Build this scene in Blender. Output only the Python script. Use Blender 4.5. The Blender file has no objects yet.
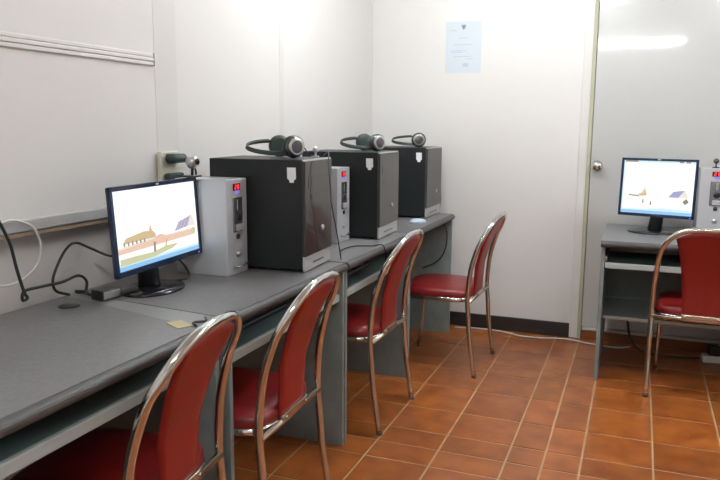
import bpy, bmesh, math, random
from mathutils import Vector, Matrix
random.seed(7)
scn = bpy.context.scene
col = scn.collection
PI = math.pi

# ------------------------------------------------------------------ camera
cam_d = bpy.data.cameras.new('camera')
cam = bpy.data.objects.new('camera', cam_d)
col.objects.link(cam)
cam_d.sensor_width = 36.0
cam_d.lens = 36.0 * 712.913 / 720.0
cam_d.clip_start = 0.05
R_, U_, F_ = Vector((0.931878, 0.362704, 0.007005)), Vector((-0.063560, 0.144229, 0.987501)), Vector((-0.357160, 0.920676, -0.157458))
m = Matrix(((R_.x, U_.x, -F_.x, 0.0), (R_.y, U_.y, -F_.y, 0.0), (R_.z, U_.z, -F_.z, 1.2594), (0, 0, 0, 1)))
cam.matrix_world = m
scn.camera = cam
# ------------------------------------------------------------------ world, exposure
w = bpy.data.worlds.new('world')
scn.world = w
w.use_nodes = True
w.node_tree.nodes['Background'].inputs[0].default_value = (0.9, 0.95, 1.0, 1)
w.node_tree.nodes['Background'].inputs[1].default_value = 0.05
scn.view_settings.view_transform = 'Standard'
scn.view_settings.look = 'None'
scn.view_settings.exposure = 0.0
scn.view_settings.gamma = 1.0
TUBE_POWER = 146.0      # radiance of the fluorescent tubes


# ------------------------------------------------------------------ materials
def mat(name, rgb, rough=0.5, metal=0.0, spec=0.5, coat=0.0, coat_rough=0.1, emit=None, es=1.0,
        noise=None, bump=None, trans=0.0):
    """noise = (scale, amount, detail)  bump = (scale, strength)"""
    mt = bpy.data.materials.new(name)
    mt.use_nodes = True
    nt = mt.node_tree
    b = nt.nodes['Principled BSDF']
    b.inputs['Base Color'].default_value = (*rgb, 1)
    b.inputs['Roughness'].default_value = rough
    b.inputs['Metallic'].default_value = metal
    b.inputs['Specular IOR Level'].default_value = spec
    b.inputs['Coat Weight'].default_value = coat
    b.inputs['Coat Roughness'].default_value = coat_rough
    if emit:
        b.inputs['Emission Color'].default_value = (*emit, 1)
        b.inputs['Emission Strength'].default_value = es
    tc = nt.nodes.new('ShaderNodeTexCoord')
    if noise:
        n = nt.nodes.new('ShaderNodeTexNoise')
        n.inputs['Scale'].default_value = noise[0]
        n.inputs['Detail'].default_value = noise[2] if len(noise) > 2 else 3
        nt.links.new(tc.outputs['Object'], n.inputs['Vector'])
        r = nt.nodes.new('ShaderNodeValToRGB')
        a = noise[1]
        r.color_ramp.elements[0].position = 0.3
        r.color_ramp.elements[1].position = 0.7
        r.color_ramp.elements[0].color = (*[max(0, c * (1 - a)) for c in rgb], 1)
        r.color_ramp.elements[1].color = (*[min(1, c * (1 + a)) for c in rgb], 1)
        nt.links.new(n.outputs['Fac'], r.inputs['Fac'])
        nt.links.new(r.outputs['Color'], b.inputs['Base Color'])
    if bump:
        n2 = nt.nodes.new('ShaderNodeTexNoise')
        n2.inputs['Scale'].default_value = bump[0]
        nt.links.new(tc.outputs['Object'], n2.inputs['Vector'])
        bp = nt.nodes.new('ShaderNodeBump')
        bp.inputs['Strength'].default_value = bump[1]
        bp.inputs['Distance'].default_value = 0.002
        nt.links.new(n2.outputs['Fac'], bp.inputs['Height'])
        nt.links.new(bp.outputs['Normal'], b.inputs['Normal'])
    return mt


M = {}
M['wall'] = mat('wall_paint', (0.74, 0.72, 0.70), 0.42, noise=(1.6, 0.02), bump=(30, 0.08))
M['wall_low'] = mat('lower_wall_paint', (0.74, 0.70, 0.675), 0.5, noise=(3, 0.04))
M['wall_trim'] = mat('wall_batten', (0.70, 0.68, 0.66), 0.42)
M['ceiling'] = mat('ceiling_paint', (0.8, 0.8, 0.78), 0.8)
M['rail'] = mat('painted_rail', (0.46, 0.46, 0.46), 0.4, noise=(8, 0.06))
M['rail_strip'] = mat('brown_rail_strip', (0.36, 0.27, 0.19), 0.6, noise=(12, 0.2))
M['base_dark'] = mat('dark_skirting', (0.028, 0.022, 0.022), 0.35)
M['casing'] = mat('olive_cream_casing', (0.70, 0.685, 0.655), 0.4)
M['casing_dark'] = mat('dark_green_seal', (0.44, 0.43, 0.31), 0.5)
M['door'] = mat('grey_gloss_door', (0.50, 0.50, 0.485), 0.28, spec=0.6, coat=1.0, coat_rough=0.06, bump=(5, 0.03))
M['sill'] = mat('pale_sill', (0.55, 0.54, 0.48), 0.4)
M['laminate'] = mat('grey_laminate', (0.175, 0.17, 0.172), 0.38, noise=(90, 0.12, 5))
M['laminate_edge'] = mat('dark_rounded_edge', (0.055, 0.055, 0.054), 0.5, noise=(60, 0.1))
M['panel'] = mat('grey_green_panel', (0.215, 0.255, 0.25), 0.45, noise=(14, 0.12))
M['panel_light'] = mat('pale_panel_edge', (0.40, 0.445, 0.43), 0.4)
M['tray_dark'] = mat('tray_board', (0.13, 0.19, 0.185), 0.5)
M['chrome'] = mat('chrome', (0.66, 0.67, 0.64), 0.09, metal=1.0)
M['chrome_soft'] = mat('worn_chrome', (0.62, 0.58, 0.5), 0.24, metal=1.0)
M['steel'] = mat('steel', (0.5, 0.5, 0.5), 0.3, metal=1.0)
M['vinyl'] = mat('red_vinyl', (0.25, 0.011, 0.008), 0.42, noise=(40, 0.08), bump=(120, 0.1))
M['vinyl_dark'] = mat('red_vinyl_seat', (0.20, 0.010, 0.009), 0.36, noise=(30, 0.1), bump=(100, 0.1))
M['rubber'] = mat('black_rubber', (0.02, 0.02, 0.02), 0.6)
M['foot'] = mat('worn_grey_foot', (0.10, 0.08, 0.065), 0.5)
M['case'] = mat('charcoal_steel', (0.010, 0.012, 0.013), 0.45, spec=0.35, noise=(20, 0.1))
M['bezel'] = mat('dark_gloss_bezel', (0.035, 0.035, 0.035), 0.12)
M['bezel_grey'] = mat('brushed_grey_bezel', (0.06, 0.058, 0.055), 0.32, metal=0.2)
M['silver'] = mat('silver_plastic', (0.46, 0.46, 0.47), 0.35, metal=0.25)
M['coin_case'] = mat('silver_grey_monitor_lit', (0.50, 0.51, 0.53), 0.33, metal=0.15)  # silver-grey paint, base colour lightened to include the monitor's glow
M['white'] = mat('white_sticker', (0.85, 0.86, 0.88), 0.5)
M['black'] = mat('black_plastic', (0.015, 0.015, 0.017), 0.28)
M['black_gloss'] = mat('black_gloss', (0.012, 0.013, 0.016), 0.1)
M['frame_blue'] = mat('dark_blue_black_bezel', (0.010, 0.022, 0.060), 0.2)
M['greenish'] = mat('dark_green_foam', (0.03, 0.05, 0.043), 0.6)
M['cable_black'] = mat('black_cable', (0.02, 0.02, 0.02), 0.45)
M['cable_white'] = mat('white_cable', (0.66, 0.64, 0.6), 0.5)
M['cable_grey'] = mat('grey_cable', (0.28, 0.28, 0.27), 0.5)
M['cup'] = mat('dark_metallic_plastic', (0.10, 0.10, 0.11), 0.25, metal=0.6)
M['coin_plate'] = mat('polished_coin_plate', (0.30, 0.33, 0.36), 0.2, metal=0.8)
M['cream'] = mat('cream_plastic', (0.66, 0.64, 0.52), 0.4)
M['paper'] = mat('pale_blue_paper', (0.62, 0.68, 0.73), 0.6)
M['ink'] = mat('faded_ink', (0.5, 0.55, 0.66), 0.7)
M['ink_dark'] = mat('emblem_ink', (0.25, 0.25, 0.27), 0.7)
M['yellow'] = mat('yellow_sticker', (0.5, 0.44, 0.24), 0.6)
M['led_red'] = mat('red_led', (0.3, 0.0, 0.0), 0.4, emit=(1, 0.05, 0.06), es=1.6)
M['led_back'] = mat('led_window', (0.06, 0.0, 0.005), 0.2)
M['led_blue'] = mat('blue_led', (0.05, 0.05, 0.3), 0.4, emit=(0.25, 0.2, 0.95), es=0.9)
M['tube_glow'] = mat('fluorescent_tube', (0.9, 0.9, 0.9), 0.4, emit=(0.93, 0.98, 1.0), es=TUBE_POWER)
M['mouse'] = mat('pale_blue_plastic', (0.5, 0.58, 0.68), 0.35)
M['filler'] = mat('pale_grey_filler', (0.25, 0.255, 0.25), 0.35)
M['grout'] = mat('beige_grout', (0.46, 0.31, 0.16), 0.6, noise=(10, 0.1))


def screen_mat(name, rgb, s):
    return mat(name, (0.01, 0.01, 0.01), 0.3, emit=rgb, es=s)


SC = [screen_mat('screen_sky', (0.93, 0.97, 1.0), 1.15), screen_mat('screen_temple', (0.80, 0.60, 0.34), 0.85),
      screen_mat('screen_roof', (0.42, 0.42, 0.68), 0.9), screen_mat('screen_wall', (0.90, 0.62, 0.48), 0.95),
      screen_mat('screen_grass', (0.70, 0.70, 0.42), 0.9), screen_mat('screen_taskbar', (0.30, 0.60, 0.92), 0.95),
      screen_mat('screen_shadow', (0.42, 0.32, 0.25), 0.7), screen_mat('screen_haze', (0.86, 0.80, 0.72), 1.0),
      screen_mat('screen_cyan', (0.66, 0.88, 0.95), 1.0)]


def tile_mat():
    mt = mat('terracotta_tile', (0.42, 0.115, 0.032), 0.3)
    nt = mt.node_tree
    b = nt.nodes['Principled BSDF']
    tc = nt.nodes.new('ShaderNodeTexCoord')
    n = nt.nodes.new('ShaderNodeTexNoise')
    n.inputs['Scale'].default_value = 9
    n.inputs['Detail'].default_value = 6
    nt.links.new(tc.outputs['Object'], n.inputs['Vector'])
    r = nt.nodes.new('ShaderNodeValToRGB')
    r.color_ramp.elements[0].position = 0.3
    r.color_ramp.elements[1].position = 0.72
    r.color_ramp.elements[0].color = (0.235, 0.056, 0.010, 1)
    r.color_ramp.elements[1].color = (0.41, 0.128, 0.026, 1)
    at = nt.nodes.new('ShaderNodeAttribute')
    at.attribute_name = 'tile_tone'
    mx = nt.nodes.new('ShaderNodeMix')
    mx.data_type = 'RGBA'
    mx.blend_type = 'MULTIPLY'
    mx.inputs['Factor'].default_value = 1.0
    nt.links.new(n.outputs['Fac'], r.inputs['Fac'])
    nt.links.new(r.outputs['Color'], mx.inputs['A'])
    nt.links.new(at.outputs['Color'], mx.inputs['B'])
    nt.links.new(mx.outputs['Result'], b.inputs['Base Color'])
    bp = nt.nodes.new('ShaderNodeBump')
    bp.inputs['Strength'].default_value = 0.25
    bp.inputs['Distance'].default_value = 0.002
    nt.links.new(n.outputs['Fac'], bp.inputs['Height'])
    nt.links.new(bp.outputs['Normal'], b.inputs['Normal'])
    return mt


M['tile'] = tile_mat()


# ------------------------------------------------------------------ mesh helpers
class MB:
    """collects shapes with material slots and links them as ONE mesh object"""

    def __init__(self):
        self.bm = bmesh.new()
        self.mats = []

    def slot(self, mt):
        if mt not in self.mats:
            self.mats.append(mt)
        return self.mats.index(mt)

    def _add(self, bm2, mt, smooth=False):
        s = self.slot(mt)
        vm = {}
        for v in bm2.verts:
            vm[v] = self.bm.verts.new(v.co)
        for f in bm2.faces:
            try:
                nf = self.bm.faces.new([vm[v] for v in f.verts])
            except ValueError:
                continue
            nf.material_index = s
            nf.smooth = smooth
        bm2.free()

    def box(self, x0, x1, y0, y1, z0, z1, mt, bev=0.0, mtx=None, seg=2):
        b = bmesh.new()
        bmesh.ops.create_cube(b, size=1)
        for v in b.verts:
            v.co = Vector(((x0 + x1) / 2 + v.co.x * (x1 - x0), (y0 + y1) / 2 + v.co.y * (y1 - y0),
                           (z0 + z1) / 2 + v.co.z * (z1 - z0)))
        if bev > 0:
            bmesh.ops.bevel(b, geom=list(b.edges), offset=bev, segments=seg, affect='EDGES', profile=0.5)
        if mtx is not None:
            bmesh.ops.transform(b, matrix=mtx, verts=b.verts)
        self._add(b, mt, smooth=False)
        return self

    def tube(self, pts, r, mt, n=10, closed=False, cap=True, flat=None):
        """pts list of points; r radius or list; flat=(a,b) elliptical scale along first/second frame axes"""
        pts = [Vector(p) for p in pts]
        N = len(pts)
        rr = r if isinstance(r, (list, tuple)) else [r] * N
        b = bmesh.new()
        rings = []
        t0 = (pts[1] - pts[0]).normalized()
        up = Vector((0, 0, 1)) if abs(t0.z) < 0.9 else Vector((0, 1, 0))
        nrm = t0.cross(up).normalized()
        for i, p in enumerate(pts):
            if closed:
                t = (pts[(i + 1) % N] - pts[i - 1]).normalized()
            elif i == 0:
                t = t0
            elif i == N - 1:
                t = (pts[-1] - pts[-2]).normalized()
            else:
                t = (pts[i + 1] - pts[i - 1]).normalized()
            nrm = (nrm - t * nrm.dot(t)).normalized()
            bi = t.cross(nrm)
            fa, fb = flat or (1, 1)
            rings.append([b.verts.new(p + nrm * math.cos(2 * PI * k / n) * rr[i] * fa
                                      + bi * math.sin(2 * PI * k / n) * rr[i] * fb) for k in range(n)])
        for i in range(N if closed else N - 1):
            a, c = rings[i], rings[(i + 1) % N]
            for k in range(n):
                b.faces.new((a[k], a[(k + 1) % n], c[(k + 1) % n], c[k]))
        if cap and not closed:
            b.faces.new(rings[0][::-1])
            b.faces.new(rings[-1])
        bmesh.ops.recalc_face_normals(b, faces=b.faces)
        self._add(b, mt, smooth=True)
        return self

    def lathe(self, prof, mt, n=24, mtx=None, smooth=True):
        """prof: list of (radius, z) around the z axis"""
        b = bmesh.new()
        rings = []
        for (r, z) in prof:
            if r < 1e-6:
                rings.append([b.verts.new((0, 0, z))])
            else:
                rings.append([b.verts.new((r * math.cos(2 * PI * k / n), r * math.sin(2 * PI * k / n), z)) for k in range(n)])
        for a, c in zip(rings, rings[1:]):
            for k in range(n):
                q = [a[k % len(a)], a[(k + 1) % len(a)], c[(k + 1) % len(c)], c[k % len(c)]]
                u = []
                for v in q:
                    if v not in u:
                        u.append(v)
                if len(u) > 2:
                    b.faces.new(u)
        if len(rings[0]) > 1:
            b.faces.new(rings[0][::-1])
        if len(rings[-1]) > 1:
            b.faces.new(rings[-1])
        bmesh.ops.recalc_face_normals(b, faces=b.faces)
        if mtx is not None:
            bmesh.ops.transform(b, matrix=mtx, verts=b.verts)
        self._add(b, mt, smooth=smooth)
        return self

    def prism(self, poly, h0, h1, mt, mtx=None, bev=0.0):
        """poly in xy extruded h0..h1 along z, then transformed"""
        b = bmesh.new()
        lo = [b.verts.new((x, y, h0)) for x, y in poly]
        hi = [b.verts.new((x, y, h1)) for x, y in poly]
        n = len(poly)
        b.faces.new(lo[::-1])
        b.faces.new(hi)
        for k in range(n):
            b.faces.new((lo[k], lo[(k + 1) % n], hi[(k + 1) % n], hi[k]))
        bmesh.ops.recalc_face_normals(b, faces=b.faces)
        if bev > 0:
            bmesh.ops.bevel(b, geom=list(b.edges), offset=bev, segments=2, affect='EDGES', profile=0.5)
        if mtx is not None:
            bmesh.ops.transform(b, matrix=mtx, verts=b.verts)
        self._add(b, mt)
        return self

    def grid(self, fn, nu, nv, mt, smooth=True):
        """closed-looking surface patch from fn(i/nu, j/nv)"""
        b = bmesh.new()
        g = [[b.verts.new(fn(i / nu, j / nv)) for j in range(nv + 1)] for i in range(nu + 1)]
        for i in range(nu):
            for j in range(nv):
                b.faces.new((g[i][j], g[i + 1][j], g[i + 1][j + 1], g[i][j + 1]))
        self._add(b, mt, smooth)
        return self

    def build(self, name, parent=None):
        me = bpy.data.meshes.new(name)
        self.bm.to_mesh(me)
        self.bm.free()
        for mt in self.mats:
            me.materials.append(mt)
        o = bpy.data.objects.new(name, me)
        col.objects.link(o)
        if parent is not None:
            o.parent = parent
        return o


def tag(o, label, cat, group=None):
    o['label'] = label
    o['category'] = cat
    if group:
        o['group'] = group
    return o


def thing(name, label, cat, loc=(0, 0, 0), rz=0.0, group=None):
    o = bpy.data.objects.new(name, None)
    col.objects.link(o)
    o.empty_display_size = 0.1
    o.location = loc
    o.rotation_euler = (0, 0, rz)
    return tag(o, label, cat, group)


def struct(o):
    o['kind'] = 'structure'
    return o


def copy_tree(o, parent=None):
    c = o.copy()
    col.objects.link(c)
    c.parent = parent
    for ch in list(o.children):
        copy_tree(ch, c)
    return c


def smooth_path(pts, k=6):
    """Catmull-Rom through pts"""
    P = [Vector(p) for p in pts]
    P = [P[0] * 2 - P[1]] + P + [P[-1] * 2 - P[-2]]
    out = []
    for i in range(1, len(P) - 2):
        a, b, c, d = P[i - 1:i + 3]
        for j in range(k):
            t = j / k
            out.append(0.5 * ((2 * b) + (c - a) * t + (2 * a - 5 * b + 4 * c - d) * t * t + (3 * b - a - 3 * c + d) * t ** 3))
    out.append(P[-2])
    return out


RX = lambda a: Matrix.Rotation(a, 4, 'X')
RY = lambda a: Matrix.Rotation(a, 4, 'Y')
RZ = lambda a: Matrix.Rotation(a, 4, 'Z')
T = lambda *v: Matrix.Translation(Vector(v))

# ------------------------------------------------------------------ room shell
XL, XR, YB, YN, ZC = -1.62, 2.0, 4.38, -1.6, 2.29
mb = MB()
mb.box(XL - 0.1, XR + 0.1, YN - 0.1, YB + 0.1, -0.12, -0.002, M['grout'])
gx = [XL - 0.06, -1.44, -1.18, -0.92, -0.664, -0.402, -0.267, -0.132, 0.124, 0.382, 0.64, 0.90, 1.16, 1.29, 1.42, 1.68, 1.94, XR + 0.06]
gy = [YN - 0.06, -1.46, -1.18, -0.90, -0.76, -0.62, -0.34, -0.06, 0.22, 0.50, 0.64, 0.78, 1.06, 1.34, 1.62, 1.90, 2.16, 2.438, 2.582, 2.732,
      2.981, 3.271, 3.548, 3.69, 3.97, 4.25, YB + 0.06]
bt = bmesh.new()
tones = []
for i in range(len(gx) - 1):
    for j in range(len(gy) - 1):
        g = 0.0036
        b2 = bmesh.new()
        bmesh.ops.create_cube(b2, size=1)
        x0, x1, y0, y1 = gx[i] + g, gx[i + 1] - g, gy[j] + g, gy[j + 1] - g
        for v in b2.verts:
            v.co = Vector(((x0 + x1) / 2 + v.co.x * (x1 - x0), (y0 + y1) / 2 + v.co.y * (y1 - y0), -0.005 + v.co.z * 0.01))
        bmesh.ops.bevel(b2, geom=[e for e in b2.edges if all(v.co.z > -0.002 for v in e.verts)], offset=0.0018, segments=2, affect='EDGES')
        t = random.uniform(0.86, 1.12)
        tones += [t] * len(b2.faces)
        mb._add(b2, M['tile'])
fl = mb.build('floor')
struct(fl)
ca = fl.data.color_attributes.new('tile_tone', 'FLOAT_COLOR', 'CORNER')
nf = len(fl.data.polygons)
tones = [1.0] * (nf - len(tones)) + tones
for pl in fl.data.polygons:
    for li in pl.loop_indices:
        ca.data[li].color = (tones[pl.index],) * 3 + (1,)

struct(MB().box(XL - 0.1, XR + 0.1, YN - 0.1, YB + 0.1, ZC, ZC + 0.1, M['ceiling']).build('ceiling'))
mb = MB()
mb.box(XL - 0.1, XL, YN, YB, 0.95, ZC, M['wall'])
mb.box(XL - 0.1, XL - 0.045, YN, 2.29, -0.01, 0.95, M['wall_low'])
mb.box(XL - 0.1, XL, 2.29, YB, -0.01, 0.95, M['wall_low'])
struct(mb.build('wall_left'))
struct(MB().box(XR, XR + 0.1, YN, YB, -0.01, ZC, M['wall']).build('wall_right'))
struct(MB().box(XL - 0.1, XR + 0.1, YN - 0.1, YN, -0.01, ZC, M['wall']).build('wall_front'))
DX0, DX1, DZ = -0.330, 0.76, 2.12       # door opening with its casing
mb = MB()
mb.box(XL - 0.1, DX0, YB, YB + 0.1, -0.01, ZC, M['wall'])
mb.box(DX1, XR + 0.1, YB, YB + 0.1, -0.01, ZC, M['wall'])
mb.box(DX0, DX1, YB, YB + 0.1, DZ, ZC, M['wall'])
struct(mb.build('wall_back'))
struct(MB().box(XL, -0.330, YB - 0.012, YB, 0.0, 0.088, M['base_dark'], 0.003).build('baseboard_back'))
struct(MB().box(DX1 + 0.02, XR, YB - 0.012, YB, 0.0, 0.088, M['base_dark'], 0.003).build('baseboard_back_right'))
# battens on the left wall
struct(MB().box(XL, XL + 0.0008, 2.15, 2.28, 0.99, ZC, M['wall_trim']).build('trim_1'))
struct(MB().box(XL, XL + 0.0012, 3.10, 3.14, 0.0, ZC, M['wall_trim']).build('trim_2'))
# painted rail with a thin brown strip beneath it
mb = MB()
mb.box(XL - 0.044, XL + 0.010, YN, 2.28, 0.957, 0.992, M['rail'], 0.004)
mb.box(XL - 0.044, XL + 0.004, YN, 2.28, 0.942, 0.956, M['rail_strip'], 0.002)
struct(mb.build('trim_3'))

# door with casing, knob, sill
mb = MB()
mb.box(DX0, DX0 + 0.048, YB - 0.006, YB + 0.08, 0.0, DZ, M['casing'], 0.002)
mb.box(DX1 - 0.075, DX1, YB - 0.02, YB + 0.08, 0.0, DZ, M['casing'], 0.004)
mb.box(DX0, DX1, YB - 0.02, YB + 0.08, DZ - 0.075, DZ, M['casing'], 0.004)
mb.box(DX0 + 0.048, DX0 + 0.068, YB - 0.010, YB + 0.06, 0.0, DZ - 0.075, M['casing_dark'])
struct(mb.build('trim_4'))
mb = MB()
mb.box(DX0 + 0.070, DX1 - 0.08, YB - 0.002, YB + 0.04, 0.076, DZ - 0.08, M['door'], 0.003)
door = struct(mb.build('door_1'))
k = MB()
k.lathe([(0.031, 0), (0.031, 0.004), (0.012, 0.008), (0.011, 0.03), (0.024, 0.036), (0.0285, 0.048), (0.026, 0.060), (0.012, 0.066), (0.0, 0.067)],
        M['chrome'], 24, T(-0.222, YB - 0.002, 1.042) @ RX(PI / 2))
k.build('door_knob', door)
hg = MB()
for z in (0.3, 1.9):
    hg.box(0.655, 0.685, YB - 0.010, YB - 0.002, z, z + 0.1, M['steel'], 0.002)
hg.build('hinge', door)
mb = MB()
mb.box(DX0 + 0.075, DX1 - 0.075, YB - 0.012, YB + 0.04, 0.0, 0.058, M['tile'], 0.002)
mb.box(DX0 + 0.075, DX1 - 0.075, YB - 0.022, YB + 0.04, 0.058, 0.074, M['sill'], 0.003)
sill = struct(mb.build('trim_5'))
ca = sill.data.color_attributes.new('tile_tone', 'FLOAT_COLOR', 'CORNER')
for d in ca.data:
    d.color = (0.75, 0.75, 0.75, 1)


# ------------------------------------------------------------------ ceiling lamps
def tube_lamp(x, y, label, ln=1.2):
    t = thing('fluorescent_lamp', label, 'ceiling light', (x, y, ZC), 0, 'fluorescent battens on the ceiling')
    MB().box(-ln / 2 - 0.03, ln / 2 + 0.03, -0.03, 0.03, -0.05, 0.0, M['white'], 0.006).build('housing', t)
    for s in (-1, 1):
        MB().box(s * (ln / 2 + 0.008) - 0.012, s * (ln / 2 + 0.008) + 0.012, -0.014, 0.014, -0.105, -0.05, M['white'], 0.003).build('tube_holder', t)
    MB().tube([(-ln / 2, 0, -0.088), (ln / 2, 0, -0.088)], 0.014, M['tube_glow'], 12).build('tube', t)
    return t


tube_lamp(-0.22, 0.0, 'white fluorescent tube light on the ceiling nearer the camera, mirrored in the grey door')
tube_lamp(1.05, 3.05, 'added unseen ceiling tube light toward the right-hand desk, evening out the room light')  # extra tube added out of view to even out the lighting
tube_lamp(-0.75, 3.05, 'white fluorescent tube light on the ceiling above the far computer desks')


# ------------------------------------------------------------------ computer desks along the left wall
def make_desk(label, y0, y1, z=0.74, tray=True, depth=0.592, front=-1.02, leftpanel=True, name='computer_desk', group='grey computer desks along the left wall',
             skewR=None, skewL=None, tray_up=0.016, loc=None, rz=0.0, back_len=None, lowshelf=False):
    """local frame: front edge at x=0 facing +x, desk runs along y from 0 to L, back at x=-depth"""
    L = y1 - y0
    t = thing(name, label, 'desk', loc or (front, y0, 0), rz, group)
    mb = MB()
    # top: flat board with rounded dark front edge
    ya, yb = skewL or (0.0, 0.0)        # left end of the board at the wall / at the front
    yc, yd = skewR or (L, L)            # right end at the wall / at the front
    mb.prism([(-depth, ya), (-0.012, yb), (-0.012, yd), (-depth, yc)], z - 0.026, z, M['laminate'])
    pr = [(-0.014, -0.002)] + [(-0.012 + 0.019 * math.sin(a), -0.0175 + 0.0165 * math.cos(a)) for a in [PI * q / 10 for q in range(0, 11)]] + [(-0.014, -0.034)]
    mb.prism([(a, b) for a, b in pr], yb + 0.001, yd - 0.001, M['laminate_edge'], Matrix(((1, 0, 0, 0), (0, 0, 1, 0), (0, 1, 0, z), (0, 0, 0, 1))))
    top = mb.build('desktop', t)
    # side panels
    if leftpanel:
        MB().box(-depth + 0.01, -0.012, 0.004, 0.022, 0, z - 0.027, M['panel'], 0.002).build('side_panel', t)
    MB().box(-depth + 0.01, -0.008, L - 0.020, L - 0.002, 0, z - 0.027, M['panel'], 0.002).build('side_panel', t)
    MB().box(-depth + 0.02, -depth + 0.034, 0.022, L - 0.02, 0.25 if lowshelf else 0.30, z - 0.03, M['panel'], 0.001).build('back_panel', t)
    if tray:
        tb = MB()
        tb.box(-0.40, -0.035, 0.024, L - 0.022, 0.585 + tray_up, 0.603 + tray_up, M['tray_dark'], 0.001)
        tb.box(-0.035, -0.020, 0.024, L - 0.022, 0.576 + tray_up, 0.605 + tray_up, M['panel_light'], 0.003)
        tr = tb.build('keyboard_tray', t)
        MB().box(-0.38, -0.06, 0.022, 0.032, 0.605 + tray_up, 0.63 + tray_up, M['steel']).build('tray_runner', tr)
        MB().box(-0.38, -0.06, L - 0.030, L - 0.020, 0.605 + tray_up, 0.63 + tray_up, M['steel']).build('tray_runner', tr)
    if lowshelf:
        MB().box(-depth + 0.034, -0.20, 0.022, L - 0.02, 0.275, 0.293, M['panel_light'], 0.001).build('lower_shelf', t)
    return t, L


deskA, LA = make_desk('bare-topped grey computer desk nearest the camera, with a round cable hole', 0.62, 1.60, skewR=(1.665 - 0.62, 1.515 - 0.62), tray_up=0.044)
g = MB().lathe([(0.0, 0.0), (0.030, 0.0), (0.030, 0.0025), (0.026, 0.003), (0.0, 0.003)], M['black'], 24, T(-0.487, 0.945, 0.7405))
g.build('cable_grommet', deskA)
deskB, LB = make_desk('grey computer desk carrying the near large monitor and the nearest black tower', 1.65, 2.49, skewL=(0.056, -0.016))
edge = MB().prism([(-0.60, 0.055), (-0.60, 0.015), (-0.012, -0.135), (-0.012, -0.018)], 0.716, 0.7385, M['filler'])
edge.build('edge_strip', deskB)
deskC, LC = make_desk('grey computer desk carrying the middle black tower, behind the third chair', 2.505, 3.335)
deskD, LD = make_desk('farthest grey computer desk of the left row, ending just short of the back wall', 3.345, 4.20, tray=False)


# yellow sticker and cable end on the nearest desk
tag(MB().box(-0.035, 0.035, -0.022, 0.022, 0, 0.0012, M['yellow'], 0, T(-1.10, 1.525, 0.7405) @ RZ(-0.5)).build('note_slip'),
    'small yellowish paper slip on the nearest desk near the first chair back', 'paper')
tag(MB().tube(smooth_path([(-1.07, 1.60, 0.744), (-1.05, 1.57, 0.744), (-1.07, 1.545, 0.744), (-1.045, 1.52, 0.744)]), 0.0035, M['cable_black'], 8).build('cable_end'),
    'short dark cable end lying beside the yellow paper slip', 'cable')


# ------------------------------------------------------------------ keyboards on the trays
def keyboard(x, y, z, label, rz=0.0):
    t = thing('keyboard', label, 'keyboard', (x, y, z), rz, 'keyboards on the desk trays')
    MB().box(-0.07, 0.07, -0.22, 0.22, 0, 0.016, M['black'], 0.004).build('keyboard_case', t)
    kb = MB()
    for i in range(5):
        for j in range(17):
            kb.box(-0.058 + i * 0.023, -0.039 + i * 0.023, -0.208 + j * 0.0245, -0.188 + j * 0.0245, 0.016, 0.022, M['bezel'], 0.001, seg=1)
    kb.build('keys', t)
    return t


keyboard(-1.20, 1.98, 0.620, 'black keyboard on the pull-out tray under the near monitor desk')
keyboard(-1.20, 2.86, 0.620, 'black keyboard on the pull-out tray of the middle desk')


# ------------------------------------------------------------------ computer towers
def make_tower(label, y, glossy=True, x_front=-1.10, depth=0.385, wd=0.268, h=0.402, z=0.74, rz=0.0):
    t = thing('computer_tower', label, 'computer tower', (x_front, y, z), rz, 'black computer towers on the left desks')
    mb = MB()
    mb.box(-depth, -0.007, 0, wd, 0.010, h, M['case'], 0.003)
    mb.build('case', t)
    for sx in (-depth + 0.04, -0.05):
        for sy in (0.03, wd - 0.03):
            MB().lathe([(0.014, 0), (0.014, 0.0105)], M['rubber'], 12, T(sx, sy, 0)).build('foot', t)
    mb = MB()
    mb.box(-0.008, 0.000, 0.0, wd, 0.004, h, M['silver'], 0.002)
    f = mb.build('front_frame', t)
    mb = MB()
    bz = M['bezel'] if glossy else M['bezel_grey']
    mb.box(-0.0095, 0.004, -0.0015, wd + 0.0015, 0.058, h - 0.005, bz, 0.002)
    mb.build('front_panel', t)
    pn = bz
    MB().box(0.0035, 0.0055, 0.03, wd - 0.03, h - 0.10, h - 0.062, pn, 0.001).build('disc_drive', t)
    MB().box(0.0035, 0.0055, 0.05, wd - 0.05, h - 0.145, h - 0.125, pn, 0.001).build('card_slot', t)
    MB().lathe([(0.011, 0), (0.011, 0.004), (0.008, 0.006), (0, 0.006)], M['steel'], 16, T(0.004, wd * 0.62, 0.145) @ RY(PI / 2)).build('power_button', t)
    MB().box(-0.002, 0.0008, 0.08, wd - 0.08, 0.024, 0.030, M['bezel_grey'], 0.0005).build('port_strip', t)
    # shield-shaped sticker on the side that faces the camera
    s = 1.0
    poly = [(-0.017, 0.025), (0.016, 0.025), (0.017, -0.014), (0.010, -0.019), (0.008, -0.028), (-0.007, -0.028), (-0.009, -0.019), (-0.016, -0.014)]
    MB().prism(poly, 0, 0.001, M['white'], T(-0.048, 0, h - 0.052) @ RX(PI / 2)).build('sticker', t)
    return t


tw1 = make_tower('nearest and largest-looking black computer tower with glossy front, beside the near silver coin box', 2.252, x_front=-1.084, depth=0.372, wd=0.268, rz=math.radians(3.5))
tw2 = make_tower('middle black computer tower with a grey front, between the two others', 3.070, False, x_front=-1.098, wd=0.300, rz=math.radians(2.0))
tw3 = make_tower('farthest black computer tower, closest to the back wall', 3.905, False, x_front=-1.112, wd=0.325, rz=math.radians(1.0))


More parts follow.
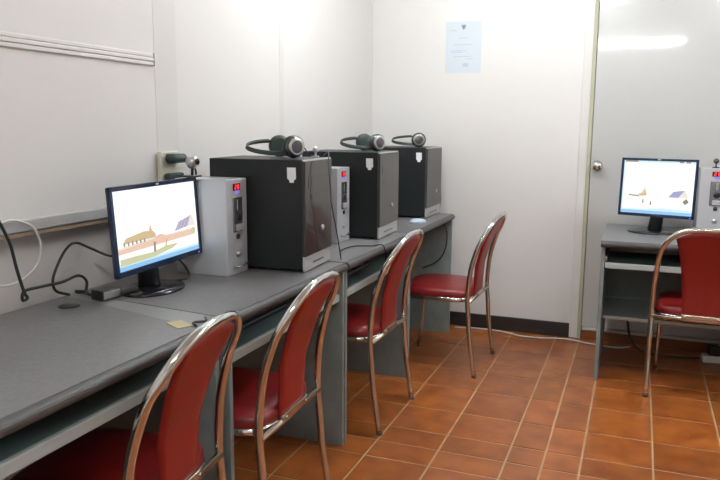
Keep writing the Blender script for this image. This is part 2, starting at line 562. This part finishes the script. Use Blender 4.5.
# ------------------------------------------------------------------ coin timer boxes
def digit_segments(mb, x, yc, zc, w, h, pat, mt, th=0.0035):
    """seven-segment digit on a plane x=const; pat string of segments abcdefg"""
    P = {'a': (0, h / 2, w, th), 'g': (0, 0, w, th), 'd': (0, -h / 2, w, th), 'b': (w / 2, h / 4, th, h / 2), 'c': (w / 2, -h / 4, th, h / 2),
         'f': (-w / 2, h / 4, th, h / 2), 'e': (-w / 2, -h / 4, th, h / 2)}
    for c in pat:
        dy, dz, sw, sh = P[c]
        mb.box(x, x + 0.0008, yc + dy - sw / 2, yc + dy + sw / 2, zc + dz - sh / 2, zc + dz + sh / 2, mt)


def make_coin_box(label, loc, rz=0.0, depth=0.21, wd=0.14, h=0.336):
    t = thing('coin_timer_box', label, 'coin box', loc, rz, 'silver coin timer boxes beside the computers')
    MB().box(-depth, 0, 0, wd, 0, h, M['coin_case'], 0.003).build('case', t)
    c = wd / 2
    d = MB()
    d.box(0, 0.002, c - 0.026, c + 0.020, h - 0.040, h - 0.016, M['led_back'], 0.0006)
    dp = d.build('display_window', t)
    for q, pat in ((-0.012, 'abged'), (0.006, 'bcadgef')):
        d = MB()
        digit_segments(d, 0.0021, c + q, h - 0.028, 0.008, 0.014, pat, M['led_red'], 0.003)
        d.build('digit', dp)
    MB().box(0, 0.0015, c - 0.014, c + 0.016, h - 0.050, h - 0.042, M['led_blue'], 0.0005).build('blue_indicator', t)
    d = MB()
    d.box(0, 0.004, c - 0.030, c + 0.030, h - 0.186, h - 0.064, M['coin_plate'], 0.002)
    cs = d.build('coin_mechanism', t)
    MB().box(0.004, 0.006, c - 0.006, c + 0.006, h - 0.108, h - 0.072, M['chrome'], 0.001).build('coin_slot', cs)
    MB().lathe([(0.016, 0), (0.016, 0.003), (0.010, 0.006), (0, 0.007)], M['black'], 18, T(0.004, c + 0.002, h - 0.132) @ RY(PI / 2)).build('return_button', cs)
    MB().box(0.004, 0.010, c - 0.018, c + 0.022, h - 0.182, h - 0.158, M['silver'], 0.002).build('coin_return', cs)
    MB().lathe([(0.010, 0), (0.010, 0.004), (0.006, 0.006), (0, 0.006)], M['black'], 16, T(0, c, h - 0.202) @ RY(PI / 2)).build('keyhole', t)
    MB().lathe([(0.012, 0), (0.012, 0.003), (0.005, 0.009), (0, 0.009)], M['steel'], 16, T(0, c, h - 0.264) @ RY(PI / 2)).build('lock', t)
    MB().tube([(0.0, c - 0.034, 0.030), (0.016, c - 0.030, 0.030), (0.018, c + 0.044, 0.032), (0.0, c + 0.050, 0.032)], 0.0035, M['chrome'], 8).build('latch_handle', t)
    return t


make_coin_box('silver-grey coin box with red display, between the near monitor and nearest black tower', (-1.30, 2.092, 0.74), wd=0.134)
make_coin_box('silver-grey coin box with red display, between the nearest and middle black towers', (-1.232, 2.898, 0.74))


# ------------------------------------------------------------------ monitors
def wallpaper(mb, W, H, x, variant):
    """temple picture as polygons on the plane x (local +x is the viewing side), y right when seen from the front is +y"""
    def P(poly, mi, lift):
        b = bmesh.new()
        f = b.faces.new([b.verts.new((x + lift, (u - 0.5) * W, (v - 0.5) * H)) for u, v in poly])
        f.normal_update()
        if f.normal.x < 0:
            f.normal_flip()
        mb._add(b, SC[mi])
    e = 0.00015
    P([(0, 0), (1, 0), (1, 1), (0, 1)], 0, 0)
    if variant == 0:
        P([(0.0, 0.0), (1, 0.0), (1, 0.055), (0, 0.055)], 5, 4 * e)
        P([(0.0, 0.05), (1, 0.05), (1, 0.09), (0.62, 0.09), (0.35, 0.08), (0, 0.10)], 8, 1 * e)
        P([(0.02, 0.065), (0.40, 0.075), (0.64, 0.12), (0.72, 0.17), (0.55, 0.18), (0.40, 0.14), (0.20, 0.15), (0.02, 0.15)], 4, 2 * e)
        P([(0.0, 0.21), (0.96, 0.235), (0.96, 0.315), (0.42, 0.31), (0, 0.265)], 3, 2 * e)
        P([(0.0, 0.265), (0.42, 0.31), (0.96, 0.315), (0.96, 0.33), (0.40, 0.33), (0, 0.29)], 7, 3 * e)
        P([(0.06, 0.33), (0.44, 0.33), (0.44, 0.38), (0.40, 0.43), (0.385, 0.52), (0.36, 0.43), (0.30, 0.44), (0.20, 0.42), (0.10, 0.40)], 1, 3 * e)
        for q in range(6):
            u = 0.07 + q * 0.045
            P([(u, 0.30), (u + 0.016, 0.30), (u + 0.016, 0.345), (u, 0.345)], 6, 4 * e)
        P([(0.40, 0.27), (0.58, 0.27), (0.55, 0.33), (0.49, 0.36), (0.43, 0.33)], 3, 4 * e)
        P([(0.40, 0.14), (0.425, 0.14), (0.43, 0.27), (0.41, 0.27)], 6, 4 * e)
        P([(0.54, 0.16), (0.56, 0.16), (0.58, 0.27), (0.56, 0.27)], 1, 4 * e)
        P([(0.68, 0.34), (0.86, 0.37), (0.92, 0.52), (0.74, 0.46)], 2, 3 * e)
        P([(0.86, 0.37), (0.975, 0.36), (0.93, 0.53)], 7, 3 * e)
        for q in range(4):
            u = 0.705 + 0.045 * q
            P([(u, 0.355 + 0.005 * q), (u + 0.010, 0.355 + 0.005 * q), (u + 0.065, 0.475 + 0.010 * q), (u + 0.055, 0.475 + 0.010 * q)], 3, 4 * e)
        P([(0.905, 0.25), (0.96, 0.25), (0.97, 0.31), (0.935, 0.345), (0.90, 0.31)], 4, 5 * e)
    else:
        P([(0.0, 0.0), (1, 0.0), (1, 0.055), (0, 0.055)], 5, 4 * e)
        P([(0.0, 0.05), (1, 0.05), (1, 0.10), (0.6, 0.12), (0.3, 0.09), (0, 0.08)], 8, 1 * e)
        P([(0.0, 0.0), (0.022, 0.0), (0.022, 1), (0.0, 1)], 8, 3 * e)
        P([(0.0, 0.965), (1, 0.965), (1, 1), (0.0, 1)], 8, 2 * e)
        for u0, u1 in ((0.02, 0.20), (0.78, 0.84), (0.87, 0.93)):
            P([(u0, 0.972), (u1, 0.972), (u1, 0.998), (u0, 0.998)], 6, 4 * e)
        P([(0.10, 0.33), (0.28, 0.33), (0.36, 0.36), (0.36, 0.44), (0.34, 0.48), (0.315, 0.54), (0.30, 0.46), (0.27, 0.40), (0.20, 0.36), (0.10, 0.37)], 7, 2 * e)
        P([(0.24, 0.33), (0.36, 0.34), (0.35, 0.38), (0.32, 0.47), (0.305, 0.39), (0.26, 0.37)], 1, 3 * e)
        P([(0.10, 0.33), (0.25, 0.315), (0.25, 0.335), (0.10, 0.35)], 6, 4 * e)
        P([(0.66, 0.33), (0.80, 0.33), (0.88, 0.47), (0.73, 0.44)], 2, 3 * e)
        P([(0.80, 0.33), (0.94, 0.33), (0.90, 0.46), (0.88, 0.47)], 7, 3 * e)
        P([(0.86, 0.26), (0.90, 0.20), (0.95, 0.26), (0.91, 0.32)], 6, 5 * e)
        for u, v in ((0.30, 0.20), (0.41, 0.17)):
            P([(u, v), (u + 0.025, v), (u + 0.02, v + 0.075), (u + 0.005, v + 0.075)], 6, 4 * e)


def make_monitor(label, c, base, rz, tilt, W, H, bez, variant, deskz, frame_mt):
    """local +x is the screen normal"""
    t = thing('monitor', label, 'monitor', (base[0], base[1], deskz), rz, None)
    cl = RZ(-rz) @ Vector((c[0] - base[0], c[1] - base[1], 0))
    zc = c[2] - deskz
    Mx = T(cl.x, cl.y, zc) @ RY(-tilt)
    mb = MB()
    mb.box(-0.014, -0.004, -W / 2 + 0.001, W / 2 - 0.001, -H / 2 + 0.001, H / 2 - 0.001, M['black'], 0.003, Mx)
    mb.box(-0.038, -0.012, -W / 2 + 0.05, W / 2 - 0.05, -H / 2 + 0.03, H / 2 - 0.03, M['black'], 0.010, Mx)
    mb.box(-0.060, -0.038, -W * 0.30, W * 0.30, -H * 0.32, H * 0.32, M['black'], 0.010, Mx)
    mb.build('housing', t)
    mb = MB()
    for (y0, y1, z0, z1) in ((-W / 2, W / 2, H / 2 - bez, H / 2), (-W / 2, W / 2, -H / 2, -H / 2 + bez * 1.25),
                             (-W / 2, -W / 2 + bez, -H / 2, H / 2), (W / 2 - bez, W / 2, -H / 2, H / 2)):
        mb.box(-0.008, 0.002, y0, y1, z0, z1, frame_mt, 0.002, Mx)
    fr = mb.build('bezel', t)
    MB().box(0.002, 0.0028, W * 0.44, W * 0.46, -H / 2 + 0.005, -H / 2 + 0.009, M['led_blue'], 0, Mx).build('power_light', fr)
    MB().box(0.002, 0.0026, -0.008, 0.008, H / 2 - bez * 0.7, H / 2 - bez * 0.3, M['silver'], 0, Mx).build('logo_plate', fr)
    mb = MB()
    wallpaper(mb, W - 2 * bez, H - 2.25 * bez, 0, variant)
    sc = mb.build('screen', t)
    sc.matrix_local = Mx @ T(-0.0025, 0, bez * 0.12)
    # neck and base
    MB().tube([(cl.x - 0.055, cl.y, zc - H * 0.15), (cl.x - 0.052, cl.y, zc - H * 0.45), (cl.x - 0.045, cl.y * 0.5, 0.010)], [0.030, 0.032, 0.036], M['black'], 16).build('neck', t)
    MB().lathe([(0.0, 0.0), (0.112, 0.0), (0.115, 0.004), (0.110, 0.009), (0.055, 0.015), (0.0, 0.017)], M['black_gloss'], 40, Matrix.Diagonal((0.80, 1.05, 1, 1))).build('stand_base', t)
    return t


mon1 = make_monitor('large wide monitor facing the room on the left row, bright temple wallpaper on screen', (-1.394, 1.85, 0.952), (-1.42, 1.836),
                    math.radians(4.0), math.radians(3.7), 0.478, 0.265, 0.014, 0, 0.74, M['frame_blue'])
mon2 = make_monitor('squarish monitor on the right-hand desk by the grey door, bright wallpaper', (0.099, 4.02, 0.953), (0.085, 4.04),
                    math.radians(-14.0 - 90), math.radians(3.8), 0.378, 0.305, 0.013, 1, 0.715, M['frame_blue'])

# ------------------------------------------------------------------ webcam and small box by monitor 1
t = thing('webcam', 'round silver webcam clipped on the top corner of the wide monitor', 'webcam', (-1.405, 2.050, 1.086))
MB().lathe([(0.0, -0.021), (0.014, -0.018), (0.021, -0.010), (0.0235, 0), (0.021, 0.010), (0.014, 0.018), (0.0, 0.0225)], M['steel'], 24, T(0, 0, 0.050) @ RY(PI / 2)).build('ball', t)
MB().lathe([(0.011, 0), (0.011, 0.005), (0.006, 0.006), (0, 0.006)], M['black_gloss'], 18, T(0.018, -0.002, 0.052) @ RY(PI / 2)).build('lens', t)
MB().tube([(0, 0, 0.034), (-0.002, 0, 0.006)], 0.005, M['black'], 8).build('stem', t)
MB().box(-0.03, 0.022, -0.030, 0.022, 0.0, 0.006, M['black'], 0.002).build('clip', t)

t = thing('usb_hub', 'small black and silver box on the desk left of the wide monitor base', 'box', (-1.450, 1.680, 0.741), -0.12)
MB().box(-0.05, 0.0, -0.036, 0.036, 0, 0.030, M['black'], 0.003).build('case', t)
MB().box(0, 0.002, -0.032, 0.032, 0.004, 0.026, M['steel'], 0.001).build('front_plate', t)

# ------------------------------------------------------------------ headphones
def make_headphones(label, loc, rz, opened=1.0, mic=True):
    t = thing('headphones', label, 'headphones', loc, rz, 'black headphones lying on the towers')
    a = 0.062 * opened
    n = 18
    pts = []
    for i in range(n + 1):
        th = PI * i / n
        pts.append((-0.02 - 0.135 * math.sin(th), -a * math.cos(th), 0.036 - 0.022 * math.cos(th)))
    MB().tube(pts, 0.0075, M['greenish'], 10, flat=(0.45, 1.0)).build('headband', t)
    MB().tube([(x, y, z + 0.007) for x, y, z in pts[1:-1]], 0.0025, M['bezel_grey'], 8).build('headband_rim', t)
    for s in (-1, 1):
        mx = T(0.0, s * a, 0.040) @ RX(-s * PI / 2) @ RY(0.12)
        cu = MB().lathe([(0.0, 0.0), (0.034, 0.0), (0.039, 0.006), (0.039, 0.014), (0.032, 0.022), (0.018, 0.026), (0.0, 0.026)], M['cup'], 28, mx).build('ear_cup', t)
        MB().lathe([(0.030, 0.0195), (0.034, 0.0205), (0.030, 0.0245), (0.026, 0.0245)], M['steel'], 28, mx).build('rim_ring', cu)
        MB().lathe([(0.0, -0.018), (0.026, -0.018), (0.040, -0.012), (0.0415, 0.0), (0.0, 0.0)], M['greenish'], 28, mx).build('ear_cushion', cu)
    if mic:
        MB().tube(smooth_path([(0.030, a, 0.045), (0.07, a + 0.02, 0.052), (0.105, a + 0.01, 0.035), (0.12, a, 0.012)]), 0.0025, M['greenish'], 8).build('microphone_boom', t)
    return t


make_headphones('black headphones with a silver-rimmed ear cup lying on the nearest tower', (-1.225, 2.393, 1.1440), math.radians(52))
make_headphones('black headphones lying open on top of the middle tower', (-1.200, 3.222, 1.1440), math.radians(50), mic=False)
make_headphones('black headphones lying on top of the farthest tower', (-1.200, 4.028, 1.1440), math.radians(15), 0.75, mic=False)

# webcam on the nearest tower's far corner with its cable
t = thing('webcam', 'tiny silver webcam on the far front corner of the nearest tower', 'webcam', (-1.150, 2.490, 1.142))
MB().lathe([(0.0, -0.012), (0.009, -0.008), (0.012, 0), (0.009, 0.008), (0.0, 0.012)], M['silver'], 18, T(0, 0, 0.028) @ RY(PI / 2)).build('ball', t)
MB().tube([(0, 0, 0.018), (0, 0, 0.004)], 0.004, M['silver'], 8).build('stem', t)
MB().box(-0.014, 0.010, -0.012, 0.012, 0, 0.005, M['silver'], 0.001).build('clip', t)

t = thing('webcam', 'tiny dark webcam on top of the coin box on the right-hand desk', 'webcam', (0.362, 3.975, 1.066))
MB().lathe([(0.0, -0.014), (0.010, -0.009), (0.014, 0), (0.010, 0.009), (0.0, 0.014)], M['cup'], 18, T(0, 0, 0.034) @ RX(PI / 2)).build('ball', t)
MB().tube([(0, 0, 0.022), (0, 0, 0.004)], 0.004, M['black'], 8).build('stem', t)
MB().box(-0.016, 0.016, -0.010, 0.012, 0, 0.005, M['black'], 0.001).build('clip', t)

# ------------------------------------------------------------------ chairs
SP = [(0.0, 0.0), (0.2, -0.030), (0.4, -0.046), (0.55, -0.038), (0.68, 0.0), (0.76, 0.040), (0.83, 0.072)]


def px(z):
    for (z0, x0), (z1, x1) in zip(SP, SP[1:]):
        if z <= z1:
            return x0 + (x1 - x0) * (z - z0) / (z1 - z0)
    return SP[-1][1]


def make_chair():
    t = thing('restaurant_chair', 'x', 'chair', (0, 0, 0), 0, 'red vinyl chairs with chrome frames')
    hw = 0.213
    # arch: both rear legs and the curved back in one bent tube
    side = []
    for s in (-1,):
        P = [(px(z), s * hw * (1.0 if z < 0.45 else 1 - 0.05 * (z - 0.45) / 0.2), z) for z in (0.012, 0.1, 0.2, 0.3, 0.4, 0.5, 0.58)]
    arc = []
    for i in range(1, 12):
        th = PI * i / 12
        c, s_ = math.cos(th), math.sin(th)
        z = 0.615 + 0.205 * (s_ ** 0.85)
        y = -0.200 * (abs(c) ** 0.72) * (1 if c > 0 else -1)
        arc.append((px(z), y, z))
    right = [(x, -y, z) for x, y, z in P[::-1]]
    MB().tube(smooth_path(P + arc + right, 3), 0.0122, M['chrome'], 12).build('back_frame', t)
    for s in (-1, 1):
        MB().lathe([(0.0128, 0), (0.0128, 0.012), (0.011, 0.014)], M['foot'], 12, T(px(0), s * hw, 0)).build('foot_cap', t)
    # front legs
    for s in (-1, 1):
        fl_ = MB().tube(smooth_path([(-0.43, s * 0.185, 0.012), (-0.405, s * 0.180, 0.22), (-0.39, s * 0.175, 0.382)], 4), 0.0105, M['chrome_soft'], 12).build('leg', t)
        MB().lathe([(0.0115, 0), (0.0115, 0.012), (0.0105, 0.014)], M['foot'], 12, T(-0.43, s * 0.185, 0)).build('foot_cap', fl_)
    # seat ring rail
    ring = []
    for i in range(40):
        a = 2 * PI * i / 40
        c, s_ = math.cos(a), math.sin(a)
        ex = 0.45
        ring.append((-0.232 + 0.188 * math.copysign(abs(c) ** ex, c), 0.196 * math.copysign(abs(s_) ** ex, s_), 0.388))
    MB().tube(ring, 0.010, M['chrome'], 8, closed=True, flat=(0.7, 1.2)).build('seat_rail', t)
    MB().tube([(px(0.4) + 0.004, -hw, 0.386), (px(0.4) + 0.004, hw, 0.386)], 0.011, M['chrome_soft'], 10).build('rear_rail', t)
    # seat cushion (domed rounded square)
    def seat_prof(k, zz, sc):
        out = []
        for i in range(40):
            a = 2 * PI * i / 40
            c, s_ = math.cos(a), math.sin(a)
            ex = 0.42
            out.append(Vector((-0.235 + 0.190 * sc * math.copysign(abs(c) ** ex, c), 0.198 * sc * math.copysign(abs(s_) ** ex, s_), zz)))
        return out
    b = bmesh.new()
    levels = [(z - 0.014, q) for z, q in ((0.400, 0.93), (0.406, 0.99), (0.418, 1.0), (0.436, 0.995), (0.447, 0.96), (0.454, 0.88), (0.458, 0.70), (0.461, 0.45), (0.462, 0.2))]
    rings = [[b.verts.new(v) for v in seat_prof(0, z, s)] for z, s in levels]
    for r0, r1 in zip(rings, rings[1:]):
        for k2 in range(40):
            b.faces.new((r0[k2], r0[(k2 + 1) % 40], r1[(k2 + 1) % 40], r1[k2]))
    b.faces.new(rings[0][::-1])
    b.faces.new(rings[-1])
    mb = MB()
    mb._add(b, M['vinyl_dark'], True)
    mb.build('seat', t)
    # backrest pad
    def hwid(z):
        u = (z - 0.395) / (0.81 - 0.395)
        return 0.084 + 0.046 * u ** 1.7
    zs = [0.395 + (0.812 - 0.395) * i / 16 for i in range(17)]
    b = bmesh.new()
    fr_, bk_ = [], []
    nseg = 8
    for z in zs:
        wv = hwid(z)
        e = 1.0
        rowf, rowb = [], []
        for j in range(nseg + 1):
            y = (-1 + 2 * j / nseg) * wv * e
            zz = z - 0.040 * (abs(y) / 0.13) ** 2 * max(0, (z - 0.62) / 0.19)
            bul = 0.010 * (1 - (y / wv) ** 4)
            rowf.append(b.verts.new((px(zz) - 0.004 - bul, y, zz)))
            rowb.append(b.verts.new((px(zz) + 0.005 + bul * 0.5, y, zz)))
        fr_.append(rowf)
        bk_.append(rowb)
    for i in range(16):
        for j in range(nseg):
            b.faces.new((fr_[i][j], fr_[i + 1][j], fr_[i + 1][j + 1], fr_[i][j + 1]))
            b.faces.new((bk_[i][j], bk_[i][j + 1], bk_[i + 1][j + 1], bk_[i + 1][j]))
        b.faces.new((fr_[i][0], bk_[i][0], bk_[i + 1][0], fr_[i + 1][0]))
        b.faces.new((fr_[i][nseg], fr_[i + 1][nseg], bk_[i + 1][nseg], bk_[i][nseg]))
    for j in range(nseg):
        b.faces.new((fr_[0][j], fr_[0][j + 1], bk_[0][j + 1], bk_[0][j]))
        b.faces.new((fr_[-1][j], bk_[-1][j], bk_[-1][j + 1], fr_[-1][j + 1]))
    bmesh.ops.recalc_face_normals(b, faces=b.faces)
    mb = MB()
    mb._add(b, M['vinyl'], True)
    pad = mb.build('backrest', t)
    MB().box(px(0.405) + 0.006, px(0.405) + 0.018, -0.085, 0.085, 0.388, 0.410, M['chrome_soft'], 0.003).build('clamp_plate', t)
    for s in (-1, 1):
        MB().lathe([(0.006, 0), (0.006, 0.004), (0, 0.006)], M['chrome'], 10, T(px(0.41) + 0.018, s * 0.07, 0.400) @ RY(PI / 2)).build('screw', t)
    return t


ch0 = make_chair()
chairs = [(-0.936, 1.338, 5.5, 'red vinyl chrome-framed chair nearest the camera, pushed to the nearest desk'),
          (-0.908, 1.878, 2.0, 'red vinyl chrome-framed chair second from the camera, at the near monitor desk'),
          (-0.925, 2.844, -1.0, 'red vinyl chrome-framed chair at the middle desk, third from the camera'),
          (-0.705, 3.664, -2.0, 'red vinyl chrome-framed chair by the back wall, its whole seat in view'),
          (0.312, 3.495, -93.0, 'red vinyl chrome-framed chair at the right-hand desk, seen from behind')]
for i, (x, y, a, lb) in enumerate(chairs):
    c = ch0 if i == 0 else copy_tree(ch0)
    c.location = (x, y, 0)
    c.rotation_euler = (0, 0, math.radians(a))
    c['label'] = lb

# ------------------------------------------------------------------ right-hand desk against the door
deskR, LR = make_desk('grey computer desk with tray and lower shelf in front of the grey door', 0, 0.90, z=0.715, tray=True, depth=0.68,
                      group=None, tray_up=0.0, loc=(-0.147, 3.64, 0), rz=-PI / 2, lowshelf=True)
make_coin_box('silver-grey coin box with red display on the right-hand desk', (0.292, 3.95, 0.715), -PI / 2, depth=0.25, wd=0.16, h=0.350)

# clutter under the right desk
t = thing('power_strip', 'pale power strip with black plug on the floor under the right-hand desk', 'power strip', (0.45, 4.20, 0.0), 0.1)
MB().box(-0.06, 0.16, -0.035, 0.035, 0, 0.038, M['cable_white'], 0.006).build('body', t)
MB().box(-0.03, 0.03, -0.025, 0.025, 0.038, 0.095, M['black'], 0.008).build('plug', t)
MB().box(0.05, 0.10, -0.022, 0.022, 0.038, 0.085, M['black'], 0.006).build('plug', t)
tag(MB().tube(smooth_path([(-0.02, 4.30, 0.28), (0.0, 4.28, 0.15), (0.03, 4.24, 0.05), (0.10, 4.21, 0.008), (0.22, 4.19, 0.006), (0.38, 4.20, 0.012)]), 0.006, M['cable_black'], 8).build('power_cable'),
    'black power cable hanging under the right-hand desk', 'cable')

# ------------------------------------------------------------------ wall things
t = thing('cable_trunking', 'white three-ridged plastic trunking fixed high on the left wall', 'trunking', (XL, 1.0, 1.465))
for i in range(3):
    MB().box(0, 0.010 + 0.002 * (i == 1), 0, 1.135, 0.0137 * i, 0.0137 * i + 0.0130, M['wall'], 0.003).build('duct', t)
MB().box(0, 0.014, 1.135, 1.141, -0.001, 0.042, M['wall'], 0.002).build('end_cap', t)

t = thing('power_outlet', 'cream wall outlet box with dark adapters plugged in, behind the wide monitor', 'power outlet', (XL + 0.005, 2.150, 1.045))
MB().box(0, 0.018, -0.012, 0.095, 0.0, 0.120, M['cream'], 0.004).build('plate', t)
a = MB().tube([(0.045, 0.0, 0.094), (0.045, 0.085, 0.094)], 0.017, M['greenish'], 14).build('adapter', t)
MB().box(0.02, 0.055, 0.012, 0.06, 0.078, 0.112, M['black'], 0.005).build('adapter', t)
MB().box(0.02, 0.050, -0.005, 0.085, 0.018, 0.042, M['greenish'], 0.008).build('adapter', t)
MB().tube(smooth_path([(0.05, 0.085, 0.092), (0.06, 0.11, 0.07), (0.06, 0.14, 0.03), (0.02, 0.14, -0.10), (0.01, 0.14, -0.25)]), 0.004, M['cable_black'], 8).build('cord', t)

t = thing('wall_notice', 'pale blue paper notice with a small emblem taped on the back wall', 'notice', (-1.035, YB - 0.001, 1.585))
MB().box(-0.110, 0.110, -0.002, 0, 0, 0.305, M['paper'], 0.0005).build('sheet', t)
for z, x0, x1 in ((0.250, -0.085, -0.045), (0.205, -0.03, 0.03), (0.165, -0.06, 0.055), (0.130, -0.075, 0.02), (0.120, -0.075, 0.0), (0.095, -0.06, 0.05), (0.08, 0.02, 0.06)):
    MB().box(x0, x1, -0.003, -0.002, z, z + 0.005, M['ink']).build('printed_line', t)
MB().box(0.0, 0.035, -0.003, -0.002, 0.035, 0.058, M['ink'], 0.0).build('stamp', t)
MB().prism([(-0.013, 0.012), (0.013, 0.012), (0.010, -0.006), (0, -0.018), (-0.010, -0.006)], 0, 0.001, M['ink_dark'], T(0, -0.002, 0.272) @ RX(PI / 2)).build('emblem', t)

# ------------------------------------------------------------------ cables on the left wall and desks
def cable(name, pts, r, mt, label, k=8):
    return tag(MB().tube(smooth_path(pts, k), r, mt, 8).build(name), label, 'cable')


CW = -1.615
cable('black_cable', [(-1.585, 1.38, 1.06), (-1.575, 1.407, 0.998), (-1.575, 1.435, 0.935), (-1.575, 1.452, 0.862), (-1.575, 1.471, 0.796), (-1.575, 1.481, 0.777), (-1.575, 1.464, 0.774), (-1.575, 1.472, 0.798),
                      (-1.575, 1.528, 0.799), (-1.575, 1.612, 0.796), (-1.575, 1.678, 0.803), (-1.575, 1.712, 0.780), (-1.575, 1.709, 0.748)], 0.0045, M['cable_black'],
      'black cable running down the left wall to a kink and across above the nearest desk')
cable('monitor_cable', [(-1.47, 1.80, 0.86), (-1.55, 1.80, 0.845), (-1.592, 1.757, 0.874), (-1.592, 1.694, 0.901), (-1.592, 1.652, 0.886), (-1.592, 1.612, 0.839), (-1.592, 1.594, 0.800), (-1.592, 1.606, 0.768), (-1.585, 1.650, 0.748)], 0.0042, M['cable_black'],
      'black cable arching behind the left edge of the wide monitor')
cable('white_cable', [(-1.6, 1.41, 0.985), (-1.6, 1.45, 0.997), (-1.6, 1.492, 0.992), (-1.6, 1.543, 0.966), (-1.6, 1.565, 0.913), (-1.6, 1.554, 0.865), (-1.6, 1.514, 0.835), (-1.6, 1.46, 0.819), (-1.6, 1.40, 0.827), (-1.6, 1.33, 0.87)], 0.0036, M['cable_white'],
      'white cable looped against the left wall above the nearest desk')
cd = MB().tube(smooth_path([(-1.44, 1.93, 0.86), (-1.45, 2.0, 0.82), (-1.43, 2.03, 0.775), (-1.40, 1.99, 0.748), (-1.46, 1.90, 0.746), (-1.52, 1.95, 0.746)], 8), 0.004, M['cable_black'], 8).build('cord', mon1)
cd.matrix_parent_inverse = (T(*mon1.location) @ RZ(mon1.rotation_euler.z)).inverted()
cable('hub_cable', [(-1.50, 1.665, 0.748), (-1.54, 1.68, 0.748), (-1.57, 1.70, 0.748), (-1.60, 1.69, 0.748)], 0.005, M['cable_black'],
      'black cable leaving the small box toward the left wall')
cable('webcam_cable', [(-1.120, 2.500, 1.150), (-1.075, 2.44, 1.165), (-1.055, 2.395, 1.12), (-1.05, 2.400, 1.04), (-1.05, 2.41, 0.98), (-1.05, 2.465, 0.855), (-1.05, 2.50, 0.765), (-1.06, 2.53, 0.745)], 0.0022, M['cable_black'],
      'thin dark cable dropping down beside the nearest tower front')
cable('desk_cable', [(-1.10, 2.62, 0.745), (-1.14, 2.72, 0.745), (-1.13, 2.84, 0.745), (-1.06, 2.88, 0.745), (-1.012, 2.885, 0.75), (-1.0, 2.89, 0.70), (-1.01, 2.90, 0.64)], 0.0028, M['cable_black'],
      'thin dark cable crossing the middle desk to its front edge')
cable('hanging_cable', [(-1.10, 4.17, 0.70), (-1.06, 4.165, 0.66), (-1.05, 4.16, 0.58), (-1.07, 4.16, 0.50), (-1.12, 4.165, 0.44), (-1.2, 4.17, 0.40)], 0.004, M['cable_black'],
      'dark cable hanging inside the end panel of the farthest desk')
cable('tower_cable', [(-1.14, 4.24, 1.08), (-1.13, 4.25, 1.0), (-1.125, 4.265, 0.87), (-1.13, 4.275, 0.76), (-1.20, 4.29, 0.4), (-1.22, 4.30, 0.006)], 0.003, M['cable_grey'],
      'thin cable dropping behind the farthest tower by the back wall')
cable('floor_cable', [(-1.02, 4.30, 0.006), (-0.85, 4.33, 0.006), (-0.72, 4.32, 0.005), (-0.60, 4.27, 0.005), (-0.47, 4.28, 0.005), (-0.34, 4.31, 0.005), (-0.20, 4.27, 0.005), (-0.05, 4.25, 0.005), (0.02, 4.30, 0.005)], 0.0045, M['cable_white'],
      'pale cable lying on the tiles along the back wall')

# small mouse beside the farthest tower
t = thing('computer_mouse', 'small pale blue mouse on the desk beside the farthest tower', 'mouse', (-1.105, 3.72, 0.74), 0.5)
MB().lathe([(0.030, 0.0), (0.032, 0.008), (0.026, 0.020), (0.014, 0.027), (0.0, 0.029)], M['mouse'], 24, Matrix.Diagonal((1.5, 0.95, 0.9, 1))).build('shell', t)
MB().box(0.010, 0.026, -0.003, 0.003, 0.018, 0.0265, M['black'], 0.001).build('scroll_wheel', t)
